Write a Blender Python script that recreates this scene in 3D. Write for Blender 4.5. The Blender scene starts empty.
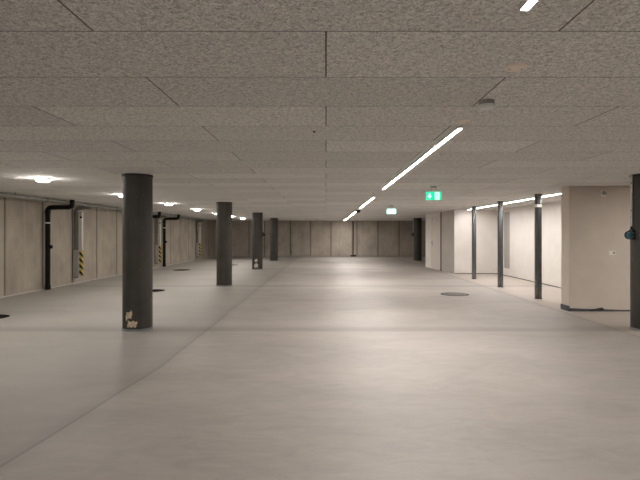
import bpy, bmesh, math, random
from mathutils import Vector, Matrix

random.seed(7)
sc = bpy.context.scene
C = sc.collection
PI = math.pi
H = 2.25            # clear height of the garage
EYE = 1.375

# ------------------------------------------------------------------ materials
def new_mat(name):
    m = bpy.data.materials.new(name)
    m.use_nodes = True
    nt = m.node_tree
    b = nt.nodes['Principled BSDF']
    return m, nt, b

class N:
    """tiny node helper"""
    def __init__(s, nt): s.nt = nt
    def node(s, t, **kw):
        n = s.nt.nodes.new(t)
        for k, v in kw.items(): setattr(n, k, v)
        return n
    def put(s, sock, v):
        if hasattr(v, 'is_linked') or hasattr(v, 'links'): s.nt.links.new(v, sock)
        else: sock.default_value = v
    def m(s, op, a, b=None, c=None, clamp=False):
        n = s.node('ShaderNodeMath', operation=op, use_clamp=clamp)
        s.put(n.inputs[0], a)
        if b is not None: s.put(n.inputs[1], b)
        if c is not None: s.put(n.inputs[2], c)
        return n.outputs[0]
    def mix(s, f, a, b, bt='MIX'):
        n = s.node('ShaderNodeMix', data_type='RGBA', blend_type=bt)
        s.put(n.inputs['Factor'], f)
        s.put(n.inputs[6], a); s.put(n.inputs[7], b)
        return n.outputs[2]
    def pos(s):
        g = s.node('ShaderNodeNewGeometry')
        x = s.node('ShaderNodeSeparateXYZ'); s.nt.links.new(g.outputs['Position'], x.inputs[0])
        return g.outputs['Position'], x.outputs[0], x.outputs[1], x.outputs[2]
    def obj(s):
        g = s.node('ShaderNodeTexCoord')
        x = s.node('ShaderNodeSeparateXYZ'); s.nt.links.new(g.outputs['Object'], x.inputs[0])
        return g.outputs['Object'], x.outputs[0], x.outputs[1], x.outputs[2]
    def scaled(s, v, sx, sy, sz):
        n = s.node('ShaderNodeMapping'); s.put(n.inputs['Vector'], v)
        n.inputs['Scale'].default_value = (sx, sy, sz)
        return n.outputs[0]
    def noise(s, v, scale, detail=4, rough=.55, dist=0):
        n = s.node('ShaderNodeTexNoise'); s.put(n.inputs['Vector'], v)
        n.inputs['Scale'].default_value = scale; n.inputs['Detail'].default_value = detail
        n.inputs['Roughness'].default_value = rough; n.inputs['Distortion'].default_value = dist
        return n.outputs['Fac']
    def ramp(s, f, lo, hi, c0=(0,0,0,1), c1=(1,1,1,1)):
        n = s.node('ShaderNodeValToRGB'); s.put(n.inputs[0], f)
        e = n.color_ramp.elements
        e[0].position = lo; e[0].color = c0; e[1].position = hi; e[1].color = c1
        return n.outputs[0]
    def line(s, coord, at, half):
        """1 on a thin line coord == at"""
        return s.m('COMPARE', coord, at, half)
    def soft(s, coord, at, width):
        d = s.m('ABSOLUTE', s.m('SUBTRACT', coord, at))
        return s.m('SUBTRACT', 1.0, s.m('DIVIDE', d, width), clamp=True)
    def bump(s, h, strength, dist=.01):
        n = s.node('ShaderNodeBump'); s.put(n.inputs['Height'], h)
        n.inputs['Strength'].default_value = strength; n.inputs['Distance'].default_value = dist
        return n.outputs[0]

def c4(c): return (c[0], c[1], c[2], 1)

def simple(name, col, rough=.5, metal=0, var=.15, scale=9, spec=.5):
    m, nt, b = new_mat(name); n = N(nt)
    v, *_ = n.obj()
    f = n.noise(v, scale, 4)
    dk = tuple(x*(1-var) for x in col); lt = tuple(min(1, x*(1+var)) for x in col)
    nt.links.new(n.ramp(f, .3, .7, c4(dk), c4(lt)), b.inputs['Base Color'])
    b.inputs['Roughness'].default_value = rough
    b.inputs['Metallic'].default_value = metal
    b.inputs['Specular IOR Level'].default_value = spec
    return m

def emit(name, col, strength):
    m, nt, b = new_mat(name)
    b.inputs['Base Color'].default_value = c4(col)
    b.inputs['Emission Color'].default_value = c4(col)
    b.inputs['Emission Strength'].default_value = strength
    return m

M = {}
# --- ceiling of wood-wool boards 2.0 x 0.6 m in running bond
m, nt, b = new_mat('wood_wool_board'); n = N(nt)
v, x, y, z = n.pos()
row = n.m('DIVIDE', n.m('SUBTRACT', y, 2.06), .6)
rowi = n.m('FLOOR', row)
fy = n.m('SUBTRACT', row, rowi)
odd = n.m('FLOORED_MODULO', rowi, 2.0)
u = n.m('DIVIDE', n.m('ADD', x, odd), 2.0)
ui = n.m('FLOOR', u); fx = n.m('SUBTRACT', u, ui)
jy = n.m('MAXIMUM', n.m('LESS_THAN', fy, .0055), n.m('GREATER_THAN', fy, .9955))
jx = n.m('MAXIMUM', n.m('LESS_THAN', fx, .0020), n.m('GREATER_THAN', fx, .9980))
joint = n.m('MAXIMUM', jy, jx)
fib = n.noise(n.scaled(v, 1, 1.0, 1), 95, 3, .7, 1.2)
fib2 = n.noise(v, 36, 3, .6, .8)
fmix = n.m('ADD', n.m('MULTIPLY', fib, .7), n.m('MULTIPLY', fib2, .3))
col = n.ramp(fmix, .38, .58, (.36,.348,.33,1), (1.0,.985,.96,1))
wn = n.node('ShaderNodeTexWhiteNoise', noise_dimensions='2D')
cx = n.node('ShaderNodeCombineXYZ'); n.put(cx.inputs[0], ui); n.put(cx.inputs[1], rowi)
nt.links.new(cx.outputs[0], wn.inputs['Vector'])
tone = n.m('ADD', .92, n.m('MULTIPLY', wn.outputs['Value'], .16))
tc = n.node('ShaderNodeCombineColor'); [n.put(tc.inputs[i], tone) for i in range(3)]
col = n.mix(1.0, col, tc.outputs[0], 'MULTIPLY')
col = n.mix(n.m('MULTIPLY', joint, .92), col, (.045,.036,.03,1))
nt.links.new(col, b.inputs['Base Color'])
b.inputs['Roughness'].default_value = .95; b.inputs['Specular IOR Level'].default_value = .15
nt.links.new(n.bump(fib, .6, .006), b.inputs['Normal'])
M['ceiling'] = m

# --- polished concrete floor poured in bays
m, nt, b = new_mat('power_floated_concrete'); n = N(nt)
v, x, y, z = n.pos()
wob = n.m('MULTIPLY', n.m('SUBTRACT', n.noise(v, .45, 2), .5), .10)
xw = n.m('ADD', x, wob); yw = n.m('ADD', y, wob)
big = n.noise(n.scaled(v, .5, 1.1, 1), .9, 5, .6, .6)
mid = n.noise(n.scaled(v, 1, 2.2, 1), 2.6, 5, .6, 1.4)
fin = n.noise(v, 40, 3, .6)
f = n.m('ADD', n.m('MULTIPLY', big, .5), n.m('ADD', n.m('MULTIPLY', mid, .38), n.m('MULTIPLY', fin, .12)))
col = n.ramp(f, .32, .70, (.30,.272,.25,1), (.47,.435,.40,1))
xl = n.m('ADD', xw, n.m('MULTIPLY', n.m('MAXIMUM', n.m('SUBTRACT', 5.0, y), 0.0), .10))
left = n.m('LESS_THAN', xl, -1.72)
col = n.mix(n.m('MULTIPLY', left, .42), col, (.275,.272,.245,1))  # greyer bay tone, with the dimmer light of this side mixed into the colour
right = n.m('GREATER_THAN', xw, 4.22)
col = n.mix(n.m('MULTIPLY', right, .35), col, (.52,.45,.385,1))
for xw, at, hw, k in ((xl, -1.72, .013, .30), (xw, 4.22, .012, .35)):
    col = n.mix(n.m('MULTIPLY', n.line(xw, at, hw), k), col, (.10,.088,.078,1))
    col = n.mix(n.m('MULTIPLY', n.soft(xw, at, .16), .20), col, (.16,.145,.13,1))
for at in (6.87, 12.75, 18.9, 25.0):
    col = n.mix(n.m('MULTIPLY', n.line(yw, at, .016), .40), col, (.12,.105,.09,1))
    col = n.mix(n.m('MULTIPLY', n.soft(yw, at+.12, .26), n.m('ADD', .16, n.m('MULTIPLY', big, .45))), col, (.15,.135,.12,1))
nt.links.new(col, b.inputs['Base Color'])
rr = n.m('ADD', .46, n.m('MULTIPLY', mid, .22))
nt.links.new(rr, b.inputs['Roughness'])
b.inputs['Specular IOR Level'].default_value = .45
nt.links.new(n.bump(f, .08, .02), b.inputs['Normal'])
M['floor'] = m

# --- shuttered concrete walls with panel joints
def concrete_wall(name, axis, joints, base_lo, base_hi, tie_x=None):
    m, nt, b = new_mat(name); n = N(nt)
    v, x, y, z = n.pos()
    a = y if axis == 'y' else x
    sv = n.scaled(v, 5, 5, .35)
    st = n.noise(sv, 1.3, 5, .6, .3)
    bl = n.noise(n.scaled(v, 1, 1, .7), 1.5, 5, .62)
    fi = n.noise(v, 24, 3)
    f = n.m('ADD', n.m('MULTIPLY', st, .26), n.m('ADD', n.m('MULTIPLY', bl, .62), n.m('MULTIPLY', fi, .12)))
    col = n.ramp(f, .34, .68, c4(base_lo), c4(base_hi))
    for at in joints:
        col = n.mix(n.m('MULTIPLY', n.soft(a, at, .09), .38), col, (.10,.085,.07,1))
        col = n.mix(n.m('MULTIPLY', n.line(a, at, .016), .8), col, (.045,.038,.03,1))
    # faint board lines between the joints, and patchy greyer foot
    w = n.m('FRACT', n.m('MULTIPLY', a, 2.86))
    col = n.mix(n.m('MULTIPLY', n.soft(w, .5, .05), .10), col, (.12,.10,.085,1))
    foot = n.m('SUBTRACT', 1.0, n.m('DIVIDE', z, .16), clamp=True)
    col = n.mix(n.m('MULTIPLY', foot, n.m('MULTIPLY', bl, .9)), col, (.33,.31,.28,1))
    nt.links.new(col, b.inputs['Base Color'])
    b.inputs['Roughness'].default_value = .8; b.inputs['Specular IOR Level'].default_value = .25
    nt.links.new(n.bump(f, .25, .01), b.inputs['Normal'])
    return m
M['wall_left'] = concrete_wall('shuttered_concrete_side', 'y', [10.56+1.41*k for k in range(-9, 15)], (.285,.255,.21), (.50,.45,.375))
M['wall_back'] = concrete_wall('shuttered_concrete_end', 'x', [-6.2,-4.87,-3.89,-2.25,-.98,.316,1.68,1.96,3.29,4.62,5.9,7.2], (.315,.28,.235), (.54,.48,.41))

def plaster(name, col, var=.06, scale=3.0):
    m, nt, b = new_mat(name); n = N(nt)
    v, x, y, z = n.pos()
    f = n.m('ADD', n.m('MULTIPLY', n.noise(v, scale, 4), .7), n.m('MULTIPLY', n.noise(v, 60, 2), .3))
    nt.links.new(n.ramp(f, .3, .7, c4([k*(1-var) for k in col]), c4([min(1, k*(1+var)) for k in col])), b.inputs['Base Color'])
    b.inputs['Roughness'].default_value = .85; b.inputs['Specular IOR Level'].default_value = .2
    nt.links.new(n.bump(f, .08, .004), b.inputs['Normal'])
    return m
M['plaster_white'] = plaster('white_plaster', (.72,.685,.64))
M['plaster_beige'] = plaster('beige_plaster', (.64,.575,.505))
M['plaster_grey'] = plaster('grey_filler_board', (.56,.52,.475))
M['door_white'] = plaster('painted_door', (.66,.61,.555), .02)
M['niche'] = plaster('niche_board', (.36,.345,.325))
M['dark_line'] = simple('dark_sealant', (.05,.046,.042), .8)
M['membrane'] = simple('blue_grey_membrane', (.085,.095,.105), .55, var=.35, scale=14)

# --- columns
m, nt, b = new_mat('dark_column_concrete'); n = N(nt)
v, x, y, z = n.obj()
s1 = n.noise(n.scaled(v, 5, 5, .5), 1.6, 5, .65)
s2 = n.noise(v, 3.2, 5, .6)
f = n.m('ADD', n.m('MULTIPLY', s1, .55), n.m('MULTIPLY', s2, .45))
col = n.ramp(f, .34, .68, (.037,.034,.029,1), (.078,.072,.062,1))
sp = n.noise(v, 26, 2, .4)
col = n.mix(n.m('MULTIPLY', n.m('GREATER_THAN', sp, .735), .35), col, (.30,.28,.25,1))
nt.links.new(col, b.inputs['Base Color'])
b.inputs['Roughness'].default_value = .62
nt.links.new(n.bump(f, .2, .01), b.inputs['Normal'])
M['column'] = m
M['column_dark'] = simple('dark_joint', (.03,.028,.026), .8)
M['column_foot'] = simple('grey_foot_seal', (.20,.215,.22), .6)
M['paper'] = simple('torn_paper', (.62,.53,.39), .9, var=.3, scale=30)
M['paper_white'] = simple('white_paper', (.66,.64,.56), .9, var=.2, scale=30)

# --- steel posts
m, nt, b = new_mat('mill_steel'); n = N(nt)
v, x, y, z = n.obj()
f = n.noise(n.scaled(v, 6, 6, 1.2), 3, 5, .65)
col = n.ramp(f, .3, .7, (.05,.054,.056,1), (.115,.12,.122,1))
low = n.m('SUBTRACT', 1.0, n.m('DIVIDE', z, .55), clamp=True)
sc_ = n.m('GREATER_THAN', n.noise(n.scaled(v, 9, 9, 2.5), 3, 4, .7), .52)
col = n.mix(n.m('MULTIPLY', n.m('MULTIPLY', low, sc_), .5), col, (.34,.32,.30,1))
nt.links.new(col, b.inputs['Base Color'])
b.inputs['Metallic'].default_value = .55; b.inputs['Roughness'].default_value = .34
M['steel'] = m
M['steel_plate'] = simple('steel_plate', (.07,.07,.072), .5, .4)
M['galv'] = simple('galvanised_pipe', (.23,.23,.215), .5, .3, .2, 6)
M['grey_pvc'] = simple('grey_plastic_pipe', (.15,.145,.135), .5, 0, .12)
M['black_pvc'] = simple('black_plastic_pipe', (.004,.004,.004), .6, 0, .3, spec=.2)
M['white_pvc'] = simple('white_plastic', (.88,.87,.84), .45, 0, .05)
M['clip'] = simple('zinc_clip', (.48,.49,.48), .35, .7)
M['beige_plastic'] = simple('beige_plastic', (.92,.83,.73), .6, 0, .06)
M['grey_plastic'] = simple('grey_plastic', (.34,.335,.32), .5, 0, .08)
M['pale_plastic'] = simple('pale_plastic', (.88,.90,.89), .35, 0, .05)
M['black_plastic'] = simple('black_plastic', (.015,.015,.016), .4, 0, .2)
M['teal_plastic'] = simple('teal_plastic', (.035,.15,.20), .35, 0, .12)
M['white_metal'] = simple('white_painted_metal', (.74,.72,.69), .4, 0, .04)
M['guard'] = simple('pale_grey_guard', (.62,.61,.58), .4, .1, .06)
M['iron'] = simple('cast_iron_cover', (.13,.12,.108), .55, .2, .25, 14)
M['iron_dark'] = simple('dark_iron_rim', (.022,.020,.018), .9, 0, .2, spec=.1)
M['black_hole'] = simple('drain_dark', (.008,.0075,.007), .95, 0, .2, spec=.05)

# --- hazard tape
m, nt, b = new_mat('hazard_tape'); n = N(nt)
v, x, y, z = n.obj()
w = n.m('FRACT', n.m('MULTIPLY', n.m('ADD', z, n.m('ADD', n.m('MULTIPLY', y, .75), n.m('MULTIPLY', x, .75))), 5.75))
nt.links.new(n.mix(n.m('GREATER_THAN', w, .5), (.012,.012,.012,1), (.62,.46,.07,1)), b.inputs['Base Color'])
b.inputs['Roughness'].default_value = .5
M['hazard'] = m

LIGHT = (1.0, .945, .895)
M['led'] = emit('led_diffuser', LIGHT, 232)
M['led_cool'] = emit('led_diffuser_recess', (1.0, .95, .92), 192)
M['bulb'] = emit('round_diffuser', (1.0, .93, .86), 330)
M['sign_green'] = emit('sign_green', (.0, .60, .28), 1.15)
M['sign_white'] = emit('sign_white', (.62, 1.0, .82), 1.3)
M['sign_green_hot'] = emit('sign_green_bright', (.42, .92, .80), 2.2)
M['sign_white_hot'] = emit('sign_white_bright', (.80, 1.0, .97), 4.0)

# ------------------------------------------------------------------ mesh building
class MB:
    def __init__(s): s.bm = bmesh.new()
    def box(s, x0, x1, y0, y1, z0, z1, bev=0, rot=None):
        r = bmesh.ops.create_cube(s.bm, size=1)
        vs = r['verts']
        for v in vs:
            v.co = Vector(((x0+x1)/2 + v.co.x*(x1-x0), (y0+y1)/2 + v.co.y*(y1-y0), (z0+z1)/2 + v.co.z*(z1-z0)))
        if bev:
            es = list({e for v in vs for e in v.link_edges})
            bmesh.ops.bevel(s.bm, geom=es, offset=bev, segments=2, affect='EDGES', profile=.6)
        return s
    def lathe(s, prof, seg=48, axis='z', at=(0,0,0)):
        """prof: [(r, h)]; r = 0 closes the end"""
        rings = []
        T = Vector(at)
        def P(r, h, a):
            c, q = r*math.cos(a), r*math.sin(a)
            return T + (Vector((c, q, h)) if axis == 'z' else Vector((h, c, q)) if axis == 'x' else Vector((q, h, c)))
        for r, h in prof:
            if r <= 1e-6: rings.append([s.bm.verts.new(P(0, h, 0))])
            else: rings.append([s.bm.verts.new(P(r, h, 2*PI*k/seg)) for k in range(seg)])
        for A, B in zip(rings, rings[1:]):
            for k in range(seg):
                k2 = (k+1) % seg
                if len(A) == 1 and len(B) == 1: continue
                if len(A) == 1: s.bm.faces.new((A[0], B[k2], B[k]))
                elif len(B) == 1: s.bm.faces.new((A[k], A[k2], B[0]))
                else: s.bm.faces.new((A[k], A[k2], B[k2], B[k]))
        return s
    def tube(s, pts, r, seg=16, cap=True):
        pts = [Vector(p) for p in pts]
        rs = r if isinstance(r, (list, tuple)) else [r]*len(pts)
        t0 = (pts[1]-pts[0]).normalized()
        up = Vector((0,0,1)) if abs(t0.z) < .9 else Vector((0,1,0))
        nrm = t0.cross(up).normalized()
        rings = []
        for i, p in enumerate(pts):
            t = (pts[min(i+1, len(pts)-1)] - pts[max(i-1, 0)]).normalized()
            nrm = (nrm - t*nrm.dot(t)).normalized()
            bi = t.cross(nrm)
            rings.append([s.bm.verts.new(p + (nrm*math.cos(2*PI*k/seg) + bi*math.sin(2*PI*k/seg))*rs[i]) for k in range(seg)])
        for A, B in zip(rings, rings[1:]):
            for k in range(seg):
                s.bm.faces.new((A[k], A[(k+1) % seg], B[(k+1) % seg], B[k]))
        if cap:
            s.bm.faces.new(rings[0][::-1]); s.bm.faces.new(rings[-1])
        return s
    def prism(s, poly, z0, z1):
        a = [s.bm.verts.new((p[0], p[1], z0)) for p in poly]
        b_ = [s.bm.verts.new((p[0], p[1], z1)) for p in poly]
        k = len(poly)
        s.bm.faces.new(a[::-1]); s.bm.faces.new(b_)
        for i in range(k): s.bm.faces.new((a[i], a[(i+1) % k], b_[(i+1) % k], b_[i]))
        return s
    def plate_y(s, poly, y0, y1):
        """polygon in x,z extruded along y"""
        a = [s.bm.verts.new((p[0], y0, p[1])) for p in poly]
        b_ = [s.bm.verts.new((p[0], y1, p[1])) for p in poly]
        k = len(poly)
        s.bm.faces.new(a); s.bm.faces.new(b_[::-1])
        for i in range(k): s.bm.faces.new((a[(i+1) % k], a[i], b_[i], b_[(i+1) % k]))
        return s
    def xform(s, mat):
        bmesh.ops.transform(s.bm, matrix=mat, verts=s.bm.verts); return s
    def build(s, name, mat, parent=None, smooth=True):
        bmesh.ops.recalc_face_normals(s.bm, faces=s.bm.faces)
        me = bpy.data.meshes.new(name)
        s.bm.to_mesh(me); s.bm.free()
        me.materials.append(M[mat] if isinstance(mat, str) else mat)
        if smooth:
            for p in me.polygons: p.use_smooth = True
            me.set_sharp_from_angle(angle=math.radians(35))
        o = bpy.data.objects.new(name, me); C.objects.link(o)
        if parent: o.parent = parent
        return o

def tag(o, label, cat, group=None):
    o['label'] = label; o['category'] = cat
    if group: o['group'] = group
    return o
def thing(name, label, cat, loc, rz=0, group=None):
    o = bpy.data.objects.new(name, None); C.objects.link(o)
    o.empty_display_size = .1
    o.location = loc; o.rotation_euler = (0, 0, rz)
    return tag(o, label, cat, group)
def struct(name, mb, mat, parent=None, smooth=False):
    o = mb.build(name, mat, parent, smooth)
    if not parent: o['kind'] = 'structure'
    return o
def dup(root, loc, label, rz=None):
    r = root.copy(); C.objects.link(r); r.location = loc
    if rz is not None: r.rotation_euler = (0, 0, rz)
    r['label'] = label
    for ch in list(root.children):
        c = ch.copy(); C.objects.link(c); c.parent = r
        for g in list(ch.children):
            d = g.copy(); C.objects.link(d); d.parent = c
    return r
def arc(c, r, a0, a1, ux, uy, n_=8):
    """points on an arc in the plane of ux, uy"""
    c, ux, uy = Vector(c), Vector(ux), Vector(uy)
    return [c + ux*r*math.cos(a0+(a1-a0)*k/n_) + uy*r*math.sin(a0+(a1-a0)*k/n_) for k in range(n_+1)]

# ------------------------------------------------------------------ setting
XL, XR, YB, YF = -7.08, 9.0, 30.3, -9.0
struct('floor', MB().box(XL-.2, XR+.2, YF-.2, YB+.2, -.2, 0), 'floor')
struct('ceiling', MB().box(XL-.2, XR+.2, YF-.2, YB+.2, H, H+.1), 'ceiling')
struct('wall_left', MB().box(XL-.2, XL, YF, YB, 0, H), 'wall_left')
struct('wall_back', MB().box(XL, XR, YB, YB+.2, 0, H), 'wall_back')
struct('wall_right', MB().box(XR, XR+.2, YF, YB, 0, H), 'plaster_beige')
struct('wall_front', MB().box(XL, XR, YF-.2, YF, 0, H), 'wall_back')
# partition with its end towards the driving lane
struct('wall_partition', MB().box(4.37, XR, 8.6, 8.9, 0, H, .006), 'plaster_beige')
# side wall of the bright recess, with an unfinished shaft niche
wx = 6.03
rw = MB()
rw.box(wx, wx+.3, 8.9, 15.72, 0, H)
rw.box(wx, wx+.3, 16.28, 16.85, 0, H)
rw.box(wx, wx+.3, 15.72, 16.28, 0, .25)
rw.box(wx, wx+.3, 15.72, 16.28, 2.13, H)
struct('wall_recess', rw, 'plaster_white')
struct('trim_niche', MB().box(wx+.025, wx+.06, 15.72, 16.28, .25, 2.13), 'niche')
# lobby block behind the recess
P = [(4.52, 16.85), (4.39, 18.30), (4.24, 20.40), (6.33, 20.40), (6.33, 16.85)]
struct('wall_lobby', MB().prism(P, 0, H), 'plaster_white')
def along(a, b, t0, t1, off, thick, z0, z1):
    """a slab lying on the wall segment a-b, off..off+thick in front of it"""
    a, b = Vector(a), Vector(b)
    d = b - a
    nrm = Vector((-d.y, d.x)).normalized()
    if nrm.x > 0: nrm = -nrm
    p0, p1 = a + d*t0, a + d*t1
    poly = [p0 + nrm*off, p1 + nrm*off, p1 + nrm*(off+thick), p0 + nrm*(off+thick)]
    return [(p.x, p.y) for p in poly], z0, z1
q = along(P[0], P[1], .0, .93, 0, .012, 0.02, H-.03)
struct('trim_1', MB().prism(*q), 'plaster_grey')
q = along(P[0], P[1], .935, 1.0, 0, .02, 0, H-.01)
struct('trim_2', MB().prism(*q), 'dark_line')
# door in the lobby wall
a, bb = Vector(P[1]), Vector(P[2])
d_ = (bb-a); L_ = d_.length; ang = math.atan2(d_.y, d_.x)
door = bpy.data.objects.new('door_1', None); C.objects.link(door)
door.location = (a.x, a.y, 0); door.rotation_euler = (0, 0, ang); door['kind'] = 'structure'
# local x runs along the wall away from camera, local +y points to the lane
MB().box(.12, 1.20, .0, .012, 0.01, 2.10).build('door_leaf', 'door_white', door)
fr = MB()
fr.box(.05, .115, 0, .022, 0, 2.17); fr.box(1.205, 1.27, 0, .022, 0, 2.17); fr.box(.115, 1.205, 0, .022, 2.105, 2.17)
fr.build('door_frame', 'plaster_white', door)
hd = MB().box(1.07, 1.11, .012, .022, .90, 1.13, .004).tube([(1.09,.022,1.05),(1.09,.06,1.05),(1.06,.068,1.05),(.97,.068,1.05)], .011, 10)
hd.build('door_handle', 'black_plastic', door)
MB().box(.50, .80, .012, .05, 1.88, 1.95, .006).build('door_closer', 'white_metal', door)

# skirtings
bp = MB()
bp.prism([(4.358, 8.585), (4.37, 8.585), (4.37, 8.9), (4.358, 8.9)], 0, .095)
bp.plate_y([(4.358, 0), (XR, 0), (XR, .022), (5.3, .026), (5.02, .038), (4.6, .045), (4.358, .06)], 8.588, 8.6)
struct('baseboard_partition', bp, 'membrane')
br = MB()
yy = 8.9
while yy < 16.8:
    y2 = min(16.85, yy + random.uniform(.4, .9)); br.box(wx-.006, wx, yy, y2, 0, random.choice((.018, .03, .024))); yy = y2
br.box(4.53, wx-.006, 16.842, 16.85, 0, .022)
struct('baseboard_recess', br, 'dark_line')
struct('baseboard_left', MB().box(XL, XL+.012, YF, YB, 0, .02), 'plaster_grey')

# ------------------------------------------------------------------ round concrete columns
def paper_patch(col, z0, ang, w, h, mat, jag):
    bm = bmesh.new(); r = .2085
    nx, nz = 17, 7
    g = {}
    for i in range(nx):
        for k in range(nz):
            u, t = i/(nx-1)-.5, k/(nz-1)-.5
            zz = z0 + t*h + (jag(u) if k == nz-1 else 0) - (jag(-u*1.3) if k == 0 else 0)
            aa = ang + u*w/r + (.05*math.sin(7*t) if i in (0, nx-1) else 0)
            g[i, k] = bm.verts.new((r*math.cos(aa), r*math.sin(aa), zz))
    for i in range(nx-1):
        for k in range(nz-1):
            bm.faces.new((g[i,k], g[i+1,k], g[i+1,k+1], g[i,k+1]))
    mb = MB(); mb.bm.free(); mb.bm = bm
    return mb.build('paper_remnant', mat, col)
def power_socket(parent_loc, label, teal, cable):
    """industrial socket on the side of a column; local origin on the column face, opens to -x"""
    t = thing('power_socket', label, 'power socket', parent_loc, 0, 'power sockets on the columns')
    MB().box(-.035, .004, -.045, .045, -.07, .075, .008).build('back_box', 'black_plastic', t)
    MB().lathe([(0,-.075),(.040,-.075),(.047,-.066),(.049,.0),(.044,.02),(0,.02)], 8, 'y', (-.062,0,-.005)).build('socket_body', 'teal_plastic' if teal else 'black_plastic', t)
    MB().lathe([(.050,-.02),(.060,-.02),(.060,.004),(.050,.004)], 24, 'y', (-.062,0,-.005)).build('collar', 'black_plastic', t)
    MB().lathe([(0,-.092),(.016,-.09),(.022,-.08),(.022,-.074),(0,-.074)], 20, 'y', (-.045,0,.0)).build('lid', 'black_plastic', t)
    MB().tube([(-.02,0,.075),(-.02,0,.12)], .016, 14).build('cable_gland', 'black_plastic', t)
    if cable: 
        MB().tube([(-.02,0,.12),(-.02,0,.5),(-.02,0,H-EYE-.01)], .0125, 12).build('conduit', 'white_pvc', t)
        for zz in (.35, .75): MB().lathe([(.013,-.012),(.018,-.012),(.018,.012),(.013,.012)], 16, 'z', (-.02,0,zz)).build('conduit_clip', 'clip', t)
    else:
        MB().tube([(-.02,0,.12),(-.045,.0,.25),(-.02,0,.42),(-.035,0,.6),(-.02,0,H-EYE-.01)], .008, 10).build('cable', 'white_pvc', t)
    return t

R = .207
col0 = thing('concrete_column', '', 'column', (-2.76, 7.02, 0), 0, 'round concrete columns')
MB().lathe([(0,0.0),(R-.003,0.0),(R,.006),(R,H-.006),(R,H),(0,H)], 72).build('shaft', 'column', col0)
MB().lathe([(R+.0005,.0),(R+.012,.0),(R+.010,.018),(R+.0005,.026)], 72).build('foot_seal', 'column_foot', col0)
MB().lathe([(R+.0005,H-.03),(R+.008,H-.03),(R+.008,H-.001),(R+.0005,H-.001)], 72).build('top_joint', 'column_dark', col0)
GRP = 'round concrete columns'
cols = [(-2.75, 12.95, 'round dark concrete column, second in the left row, without anything fixed to it'),
        (-2.73, 19.05, 'round dark concrete column in the left row with white paper scraps at its foot'),
        (-2.74, 25.20, 'round dark concrete column farthest back in the left row'),
        (4.82, 25.20, 'round dark concrete column standing far back beside the white lobby wall'),
        (4.665, 6.96, 'round dark concrete column beside the beige partition, carrying a teal socket')]
made = [dup(col0, (x_, y_, 0), l_) for x_, y_, l_ in cols]
col0['label'] = 'large round dark concrete column closest in the left row, torn beige paper near its foot'
paper_patch(col0, .225, -PI/2-.24, .095, .085, 'paper', lambda u: .035*max(0, u*2-.1)+.008*math.sin(17*u))
paper_patch(col0, .10, -PI/2+.0, .135, .085, 'paper', lambda u: .010*math.sin(13*u))
paper_patch(made[1], .36, -PI/2-.10, .11, .10, 'paper_white', lambda u: .03*math.sin(11*u))
paper_patch(made[1], .16, -PI/2-.12, .16, .15, 'paper_white', lambda u: .03*math.sin(9*u+1))
power_socket((4.665-R, 6.96, EYE), 'teal socket with black lid and white conduit on column beside the beige partition', True, True)
power_socket((4.82-R, 25.20, EYE), 'small black socket with white cable on far column beside the lobby wall', False, False)
s3 = power_socket((-2.73+R, 19.05, EYE), 'small black socket on the third column of the left row', False, False)
s3.rotation_euler = (0, 0, PI)

# ------------------------------------------------------------------ steel posts
p0 = thing('steel_post', 'square steel post closest to the partition end, white band near its top', 'post', (4.56, 10.295, 0), 0, 'steel posts along the recess')
MB().box(-.055, .055, -.055, .055, .012, H-.012, .006).build('shaft', 'steel', p0)
MB().box(-.064, .064, -.064, .064, 0, .012, .002).build('base_plate', 'steel_plate', p0)
MB().box(-.066, .066, -.066, .066, H-.014, H, .002).build('top_plate', 'steel_plate', p0)
dup(p0, (4.57, 12.555, 0), 'middle one of the three square steel posts, in front of the wall niche')
dup(p0, (4.59, 14.855, 0), 'square steel post farthest back, in front of the white end wall')
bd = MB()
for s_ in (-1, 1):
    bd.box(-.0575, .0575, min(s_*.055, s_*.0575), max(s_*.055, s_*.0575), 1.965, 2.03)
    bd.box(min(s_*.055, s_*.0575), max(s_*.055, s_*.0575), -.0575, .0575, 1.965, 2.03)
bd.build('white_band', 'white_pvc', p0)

# ------------------------------------------------------------------ lights
def strip(xc, y0, y1, label, mat='led'):
    t = thing('strip_light', label, 'strip light', (xc, y0, H+.001), 0, 'linear ceiling lights')
    L = y1 - y0
    hb = MB().box(-.017, .017, 0, L, -.006, 0)
    for s_ in (-1, 1): hb.box(min(s_*.017, s_*.0145), max(s_*.017, s_*.0145), 0, L, -.022, -.006)
    hb.build('housing', 'white_metal', t)
    MB().box(-.0143, .0143, .006, L-.006, -.0215, -.006).build('diffuser', mat, t)
    ec = MB().box(-.017, .017, -.006, .002, -.023, 0, .001).build('end_cap', 'white_metal', t)
    MB().box(-.017, .017, L-.002, L+.006, -.023, 0, .001).build('end_cap', 'white_metal', t)
    return t
strip(.755, -1.9, 1.825, 'white strip light overhead, cut off by the upper picture edge')
strip(1.08, 3.85, 9.00, 'long white strip light on the ceiling beside the smoke detector')
strip(1.105, 11.10, 15.5, 'white strip light on the ceiling next along the lane after the long one')
strip(1.12, 18.0, 22.9, 'short looking white strip light just beyond the dark ceiling detector')
strip(1.13, 25.0, 29.3, 'farthest white strip light on the ceiling close to the back wall')
strip(6.3, 4.4, 7.6, 'added unseen strip light over the right bays, brightening the beige partition')  # added lamp outside the view, placed to brighten the partition
strip(4.90, 9.75, 16.45, 'white strip light on the recess ceiling behind the steel posts', 'led_cool')

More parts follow.
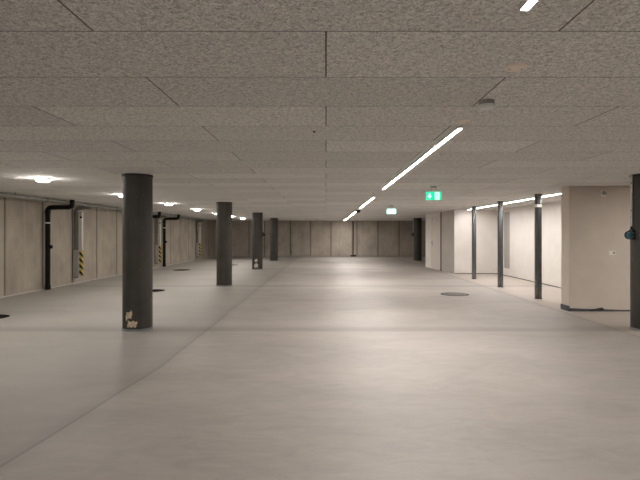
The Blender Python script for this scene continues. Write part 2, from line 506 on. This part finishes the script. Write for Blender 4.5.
l0 = thing('round_ceiling_light', '', 'ceiling light', (-4.40, 7.45, H), 0, 'round ceiling lights over the left bays')
MB().lathe([(0,0),(.095,0),(.102,-.005),(.102,-.022),(.095,-.025),(0,-.025)], 40).build('housing', 'white_metal', l0)
MB().lathe([(.095,-.025),(.093,-.036),(.08,-.046),(.045,-.052),(0,-.053)], 40).build('diffuser', 'bulb', l0)
RL = ['second round ceiling light along the left bays, showing beside the large column',
      'third round ceiling light along the left bays, right of the large column',
      'fourth round ceiling light along the left bays, midway between two columns',
      'fifth round ceiling light along the left bays, mostly hidden behind the second column',
      'sixth round ceiling light along the left bays, just past the second column',
      'seventh round ceiling light along the left bays, next to the third column']
dup(l0, (-4.40, 4.48, H), 'round ceiling light over the left bays, out of the picture to the left')
for (y_, l_) in zip((10.42, 13.38, 16.35, 19.35, 22.4, 25.3), RL): dup(l0, (-4.40, y_, H), l_)
l0['label'] = 'round ceiling light nearest the viewer over the left bays'

# ------------------------------------------------------------------ exit signs
def exit_sign(loc, label, g, w):
    t = thing('exit_sign', label, 'exit sign', loc, 0, 'emergency exit signs')
    W, Z0, Z1 = .14, -.255, -.10
    MB().box(-W, W, 0, .03, Z0, Z1, .004).build('housing', 'white_metal', t)
    MB().box(-W+.004, W-.004, -.004, 0, Z0+.004, Z1-.004).build('face', g, t)
    zc = (Z0+Z1)/2
    ar = [(-.088, zc+.05), (-.062, zc+.05), (-.062, zc), (-.035, zc), (-.075, zc-.052), (-.115, zc), (-.088, zc)]
    MB().plate_y(ar, -.0065, -.004).build('arrow', w, t)
    dr = MB().plate_y([(.018, zc-.066), (.100, zc-.066), (.100, zc+.066), (.018, zc+.066)], -.0065, -.004).build('doorway', w, t)
    rn = MB()
    rn.plate_y([(.062+.011*math.cos(k*PI/5), zc+.045+.011*math.sin(k*PI/5)) for k in range(10)], -.009, -.0065)
    rn.plate_y([(.048,zc+.030),(.070,zc+.030),(.068,zc-.006),(.052,zc-.006)], -.009, -.0065)
    rn.plate_y([(.052,zc-.006),(.062,zc-.006),(.050,zc-.030),(.032,zc-.050),(.024,zc-.044),(.042,zc-.026)], -.009, -.0065)
    rn.plate_y([(.058,zc-.006),(.068,zc-.006),(.082,zc-.026),(.080,zc-.054),(.071,zc-.054),(.072,zc-.030)], -.009, -.0065)
    rn.plate_y([(.068,zc+.030),(.072,zc+.022),(.090,zc+.006),(.086,zc+.001),(.066,zc+.014)], -.009, -.0065)
    rn.plate_y([(.050,zc+.030),(.053,zc+.020),(.036,zc+.008),(.028,zc+.024),(.034,zc+.026),(.039,zc+.018)], -.009, -.0065)
    rn.build('running_figure', g, t)
    hb = MB()
    hb.box(-.05, .05, -.0, .03, -.03, 0, .004)
    for s_ in (-.04, .04): hb.tube([(s_, .015, -.03), (s_, .015, -.10)], .006, 10)
    hb.build('ceiling_bracket', 'grey_plastic', t)
    return t
exit_sign((1.935, 8.6, H), 'green exit sign with down arrow and running figure hanging over the lane', 'sign_green', 'sign_white')
exit_sign((1.955, 14.3, H), 'whitish glowing exit sign hanging farther down the lane', 'sign_green_hot', 'sign_white_hot')

# ------------------------------------------------------------------ ceiling devices
def junction(loc, label, r):
    t = thing('ceiling_cover', label, 'ceiling cover', loc, 0, 'round ceiling box covers')
    MB().lathe([(0,0),(r,0),(r,-.004),(r*.86,-.010),(0,-.012)], 36).build('cover_plate', 'beige_plastic', t)
    for s_ in (-1, 1): MB().lathe([(.006,-.0105),(.006,-.0145),(0,-.0155)], 10, 'z', (s_*r*.55, 0, 0)).build('screw', 'clip', t)
junction((.99, 2.50, H), 'beige round cover plate on the ceiling between first strip light and detector', .058)
junction((1.055, 3.70, H), 'beige round cover plate touching the near end of the long strip light', .060)
t = thing('smoke_detector', 'grey smoke detector with pale rim on the ceiling before the long strip light', 'smoke detector', (1.05, 3.13, H), 0)
MB().lathe([(0,0),(.048,0),(.050,-.022),(.042,-.026),(0,-.026)], 36).build('base', 'grey_plastic', t)
MB().lathe([(.040,-.026),(.054,-.028),(.055,-.040),(.046,-.050),(.022,-.054),(0,-.054)], 36).build('sensor_head', 'pale_plastic', t)
t = thing('ceiling_detector', 'small dark detector on the ceiling in line with the strip lights', 'detector', (1.13, 17.0, H), 0)
MB().lathe([(0,0),(.10,0),(.10,-.03),(0,-.03)], 28).build('base', 'black_plastic', t)
MB().lathe([(.08,-.03),(.088,-.05),(.07,-.095),(0,-.105)], 28).build('sensor_head', 'black_plastic', t)
t = MB().lathe([(0,0),(.013,0),(.013,-.004),(.008,-.012),(0,-.013)], 16).build('screw_anchor', 'black_plastic')
t.location = (-.10, 4.05, H+.001); tag(t, 'tiny black screw anchor in the ceiling boards', 'screw anchor')
t = thing('presence_sensor', 'small white sensor on the recess ceiling beside the strip light', 'sensor', (5.35, 12.6, H+.001), 0)
MB().lathe([(0,0),(.045,0),(.045,-.015),(0,-.015)], 28).build('base', 'white_metal', t)
MB().lathe([(.034,-.015),(.028,-.03),(.012,-.038),(0,-.039)], 28).build('lens', 'pale_plastic', t)

# ------------------------------------------------------------------ partition wall devices
t = thing('wall_siren', 'small beige siren high on the beige partition wall', 'siren', (4.975, 8.6, 2.11), 0)
MB().box(-.04, .04, -.03, 0, -.045, .055, .008).build('back_box', 'beige_plastic', t)
MB().lathe([(.040,-.03),(.038,-.045),(.026,-.058),(0,-.063)], 28, 'y', (0,0,.008)).build('siren_head', 'grey_plastic', t)
MB().lathe([(.018,-.03),(.016,-.042),(0,-.048)], 20, 'y', (0,0,-.03)).build('indicator_lens', 'pale_plastic', t)
t = thing('wall_outlet', 'white wall outlet with two inserts on the beige partition wall', 'wall outlet', (5.135, 8.6, 1.05), 0)
MB().box(-.06, .06, -.010, 0, -.036, .036, .004).build('frame', 'white_pvc', t)
for s_ in (-.029, .029):
    MB().lathe([(.024,-.010),(.024,-.0125),(.021,-.0125),(.019,-.0105),(0,-.0105)], 24, 'y', (s_,0,0)).build('socket_insert', 'beige_plastic' if s_ < 0 else 'grey_plastic', t)
fs = MB().tube([(0,0,.012),(.04,-.006,.03),(.09,.0,.036),(.15,-.008,.045),(.20,-.004,.050),(.235,-.01,.042)], [.010,.014,.012,.02,.026,.014], 10)
o = fs.build('membrane_scrap', 'black_plastic'); o.location = (4.72, 8.555, .002)
tag(o, 'crumpled black scrap of membrane lying at the foot of the partition wall', 'scrap')

# ------------------------------------------------------------------ floor covers
def manhole(loc, label, r, dark):
    t = thing('manhole_cover', label, 'manhole cover', loc, 0, 'round floor covers')
    MB().lathe([(r*.90,.0005),(r*.90,.004),(r*.98,.004),(r,.0005)], 56).build('rim', 'iron_dark', t)
    MB().lathe([(0,.003),(r*.86,.003),(r*.90,.0005)], 56).build('lid', 'black_hole' if dark else 'iron', t)
    for s_ in (-1, 1):
        MB().box(s_*r*.55-.03, s_*r*.55+.03, -.012, .012, .003, .005, .001).build('lifting_slot', 'iron_dark', t)
    return t
manhole((2.97, 11.05, 0), 'grey round manhole cover in the lane near the steel posts', .32, False)
manhole((-5.60, 7.95, 0), 'dark round floor cover cut off by the left picture edge', .30, True)
manhole((-4.27, 11.75, 0), 'dark round floor cover partly hidden behind the large column', .31, True)
manhole((-5.62, 18.65, 0), 'dark round floor cover in front of the left wall pipes', .34, True)
manhole((-4.28, 21.75, 0), 'dark round floor cover beyond the second column', .29, True)

# ------------------------------------------------------------------ pipes along the left wall
t = thing('collector_pipe', 'long grey horizontal pipe under the ceiling along the left wall', 'pipe', (-6.545, 0, 2.186), 0)
MB().tube([(0, 2.0, 0), (0, 16, 0), (0, YB-.05, 0)], .045, 20).build('pipe', 'galv', t)
yy = 3.6
while yy < 30:
    MB().lathe([(.0455,-.05),(.051,-.045),(.051,.045),(.0455,.05)], 20, 'y', (0, yy, 0)).build('coupling', 'grey_pvc', t)
    MB().box(-.012, .012, yy+.78, yy+.80, .043, .063).build('hanger', 'steel_plate', t)
    yy += 1.9

def drain_pipe():
    t = thing('drain_pipe', 'black drain pipe with white clip nearest on the left wall', 'pipe', (-6.97, 12.0, 0), 0, 'black drain pipes on the left wall')
    r = .058
    pts = [(0,0,0), (0,0,.6), (0,0,1.4), (0,0,1.965)]
    pts += arc((.09,0,1.965), .09, PI, PI/2, (1,0,0), (0,0,1), 8)[1:]
    pts += [(.30,0,2.062), (.50,0,2.064)]
    pts += arc((.52,0,2.154), .09, -PI/2, -.15, (1,0,0), (0,0,1), 7)[1:]
    pts += [(.61,0,H-.002)]
    MB().tube(pts, r, 24).build('pipe', 'black_pvc', t)
    MB().lathe([(r+.001,-.018),(r+.008,-.018),(r+.008,.018),(r+.001,.018)], 24, 'z', (0,0,1.67)).build('clip', 'clip', t)
    MB().lathe([(0,.0),(.04,.0),(.045,.012),(.045,.06),(0,.06)], 24, 'x', (.045,0,1.07)).build('cleanout_cap', 'black_pvc', t)
    MB().lathe([(r+.001,0),(r+.010,0),(r+.010,.10),(r+.001,.11)], 24, 'z', (0,0,.0)).build('foot_collar', 'black_pvc', t)
    MB().lathe([(r+.001,0),(r+.008,0),(r+.008,.07),(r+.001,.07)], 24, 'z', (0,0,1.90)).build('socket_joint', 'black_pvc', t)
    return t
dp = drain_pipe()
dup(dp, (-6.97, 18.3, 0), 'black drain pipe on the left wall mostly hidden behind the large column')
dup(dp, (-6.97, 20.65, 0), 'black drain pipe on the left wall right of the large column')

def downpipe():
    t = thing('downpipe', 'grey downpipe with striped guard nearest on the left wall', 'pipe', (-6.985, 13.4, 0), 0, 'grey downpipes with striped guards')
    r = .055
    pts = [(0,0,.17), (0,0,.9), (0,0,2.02)]
    pts += arc((.09,0,2.02), .09, PI, PI/2+.3, (1,0,0), (0,0,1), 7)[1:]
    pts += [(.2,0,2.135), (.30,0,2.155), (.39,0,2.165)]
    MB().tube(pts, r, 22).build('pipe', 'grey_pvc', t)
    MB().lathe([(r+.001,-.03),(r+.009,-.03),(r+.009,.03),(r+.001,.03)], 22, 'z', (0,0,1.96)).build('socket_joint', 'grey_pvc', t)
    MB().box(-.06, .10, -.062, -.055, .20, .95, .002).build('side_plate', 'grey_plastic', t)
    MB().box(.105, .175, -.045, .045, .93, 2.00, .010).build('guard_rail', 'guard', t)
    MB().box(.103, .177, -.047, .047, .22, .93, .010).build('striped_guard', 'hazard', t)
    MB().lathe([(0,-.066),(.03,-.066),(.03,-.044),(0,-.044)], 18, 'y', (.155,0,1.86)).build('black_knob', 'black_plastic', t)
    MB().box(-.09, .09, -.012, .012, 1.20, 1.24, .003).build('bracket', 'clip', t)
    return t
dw = downpipe()
dup(dw, (-6.985, 19.75, 0), 'grey downpipe with striped guard just right of the large column')
dup(dw, (-6.985, 26.0, 0), 'grey downpipe with striped guard farthest along the left wall')

# ------------------------------------------------------------------ back wall pieces
t = thing('standpipe', 'thin dark pipe standing on a black base against the back wall', 'pipe', (1.72, 30.18, 0), 0)
MB().tube([(0,0,.1),(0,0,1.2),(0,0,H-.002)], .02, 14).build('pipe', 'black_pvc', t)
MB().box(-.17, .17, -.14, .10, 0, .11, .02).build('base', 'black_plastic', t)
for zz in (.8, 1.7): MB().lathe([(.021,-.02),(.03,-.02),(.03,.02),(.021,.02)], 16, 'z', (0,0,zz)).build('clip', 'steel_plate', t)
o = MB().tube([(0,0,H-.01),(0,-.01,1.2),(.0,-.01,.55),(.02,-.015,.42),(.06,-.03,.33),(.09,-.05,.22),(.075,-.05,.16)], .016, 10).build('hanging_cable', 'black_plastic')
o.location = (-2.25, 30.27, 0); tag(o, 'dark cable hanging down the back wall with a loose curled end', 'cable')

# ------------------------------------------------------------------ world, camera, view
w = bpy.data.worlds.new('world'); sc.world = w; w.use_nodes = True
w.node_tree.nodes['Background'].inputs[0].default_value = (.9, .85, .8, 1)
w.node_tree.nodes['Background'].inputs[1].default_value = .02
cam = bpy.data.cameras.new('camera'); co = bpy.data.objects.new('camera', cam); C.objects.link(co)
co.location = (0, 0, EYE); co.rotation_euler = (PI/2, 0, 0)
cam.sensor_width = 36; cam.lens = 479/640*36
cam.shift_x = -6/640; cam.shift_y = -5.3/640
cam.clip_start = .05; cam.clip_end = 200
sc.camera = co
sc.view_settings.view_transform = 'Standard'
sc.view_settings.look = 'None'
sc.view_settings.exposure = 0
sc.cycles.max_bounces = 10; sc.cycles.diffuse_bounces = 6; sc.cycles.glossy_bounces = 4
sc.cycles.sample_clamp_indirect = 6
sc.cycles.use_denoising = True
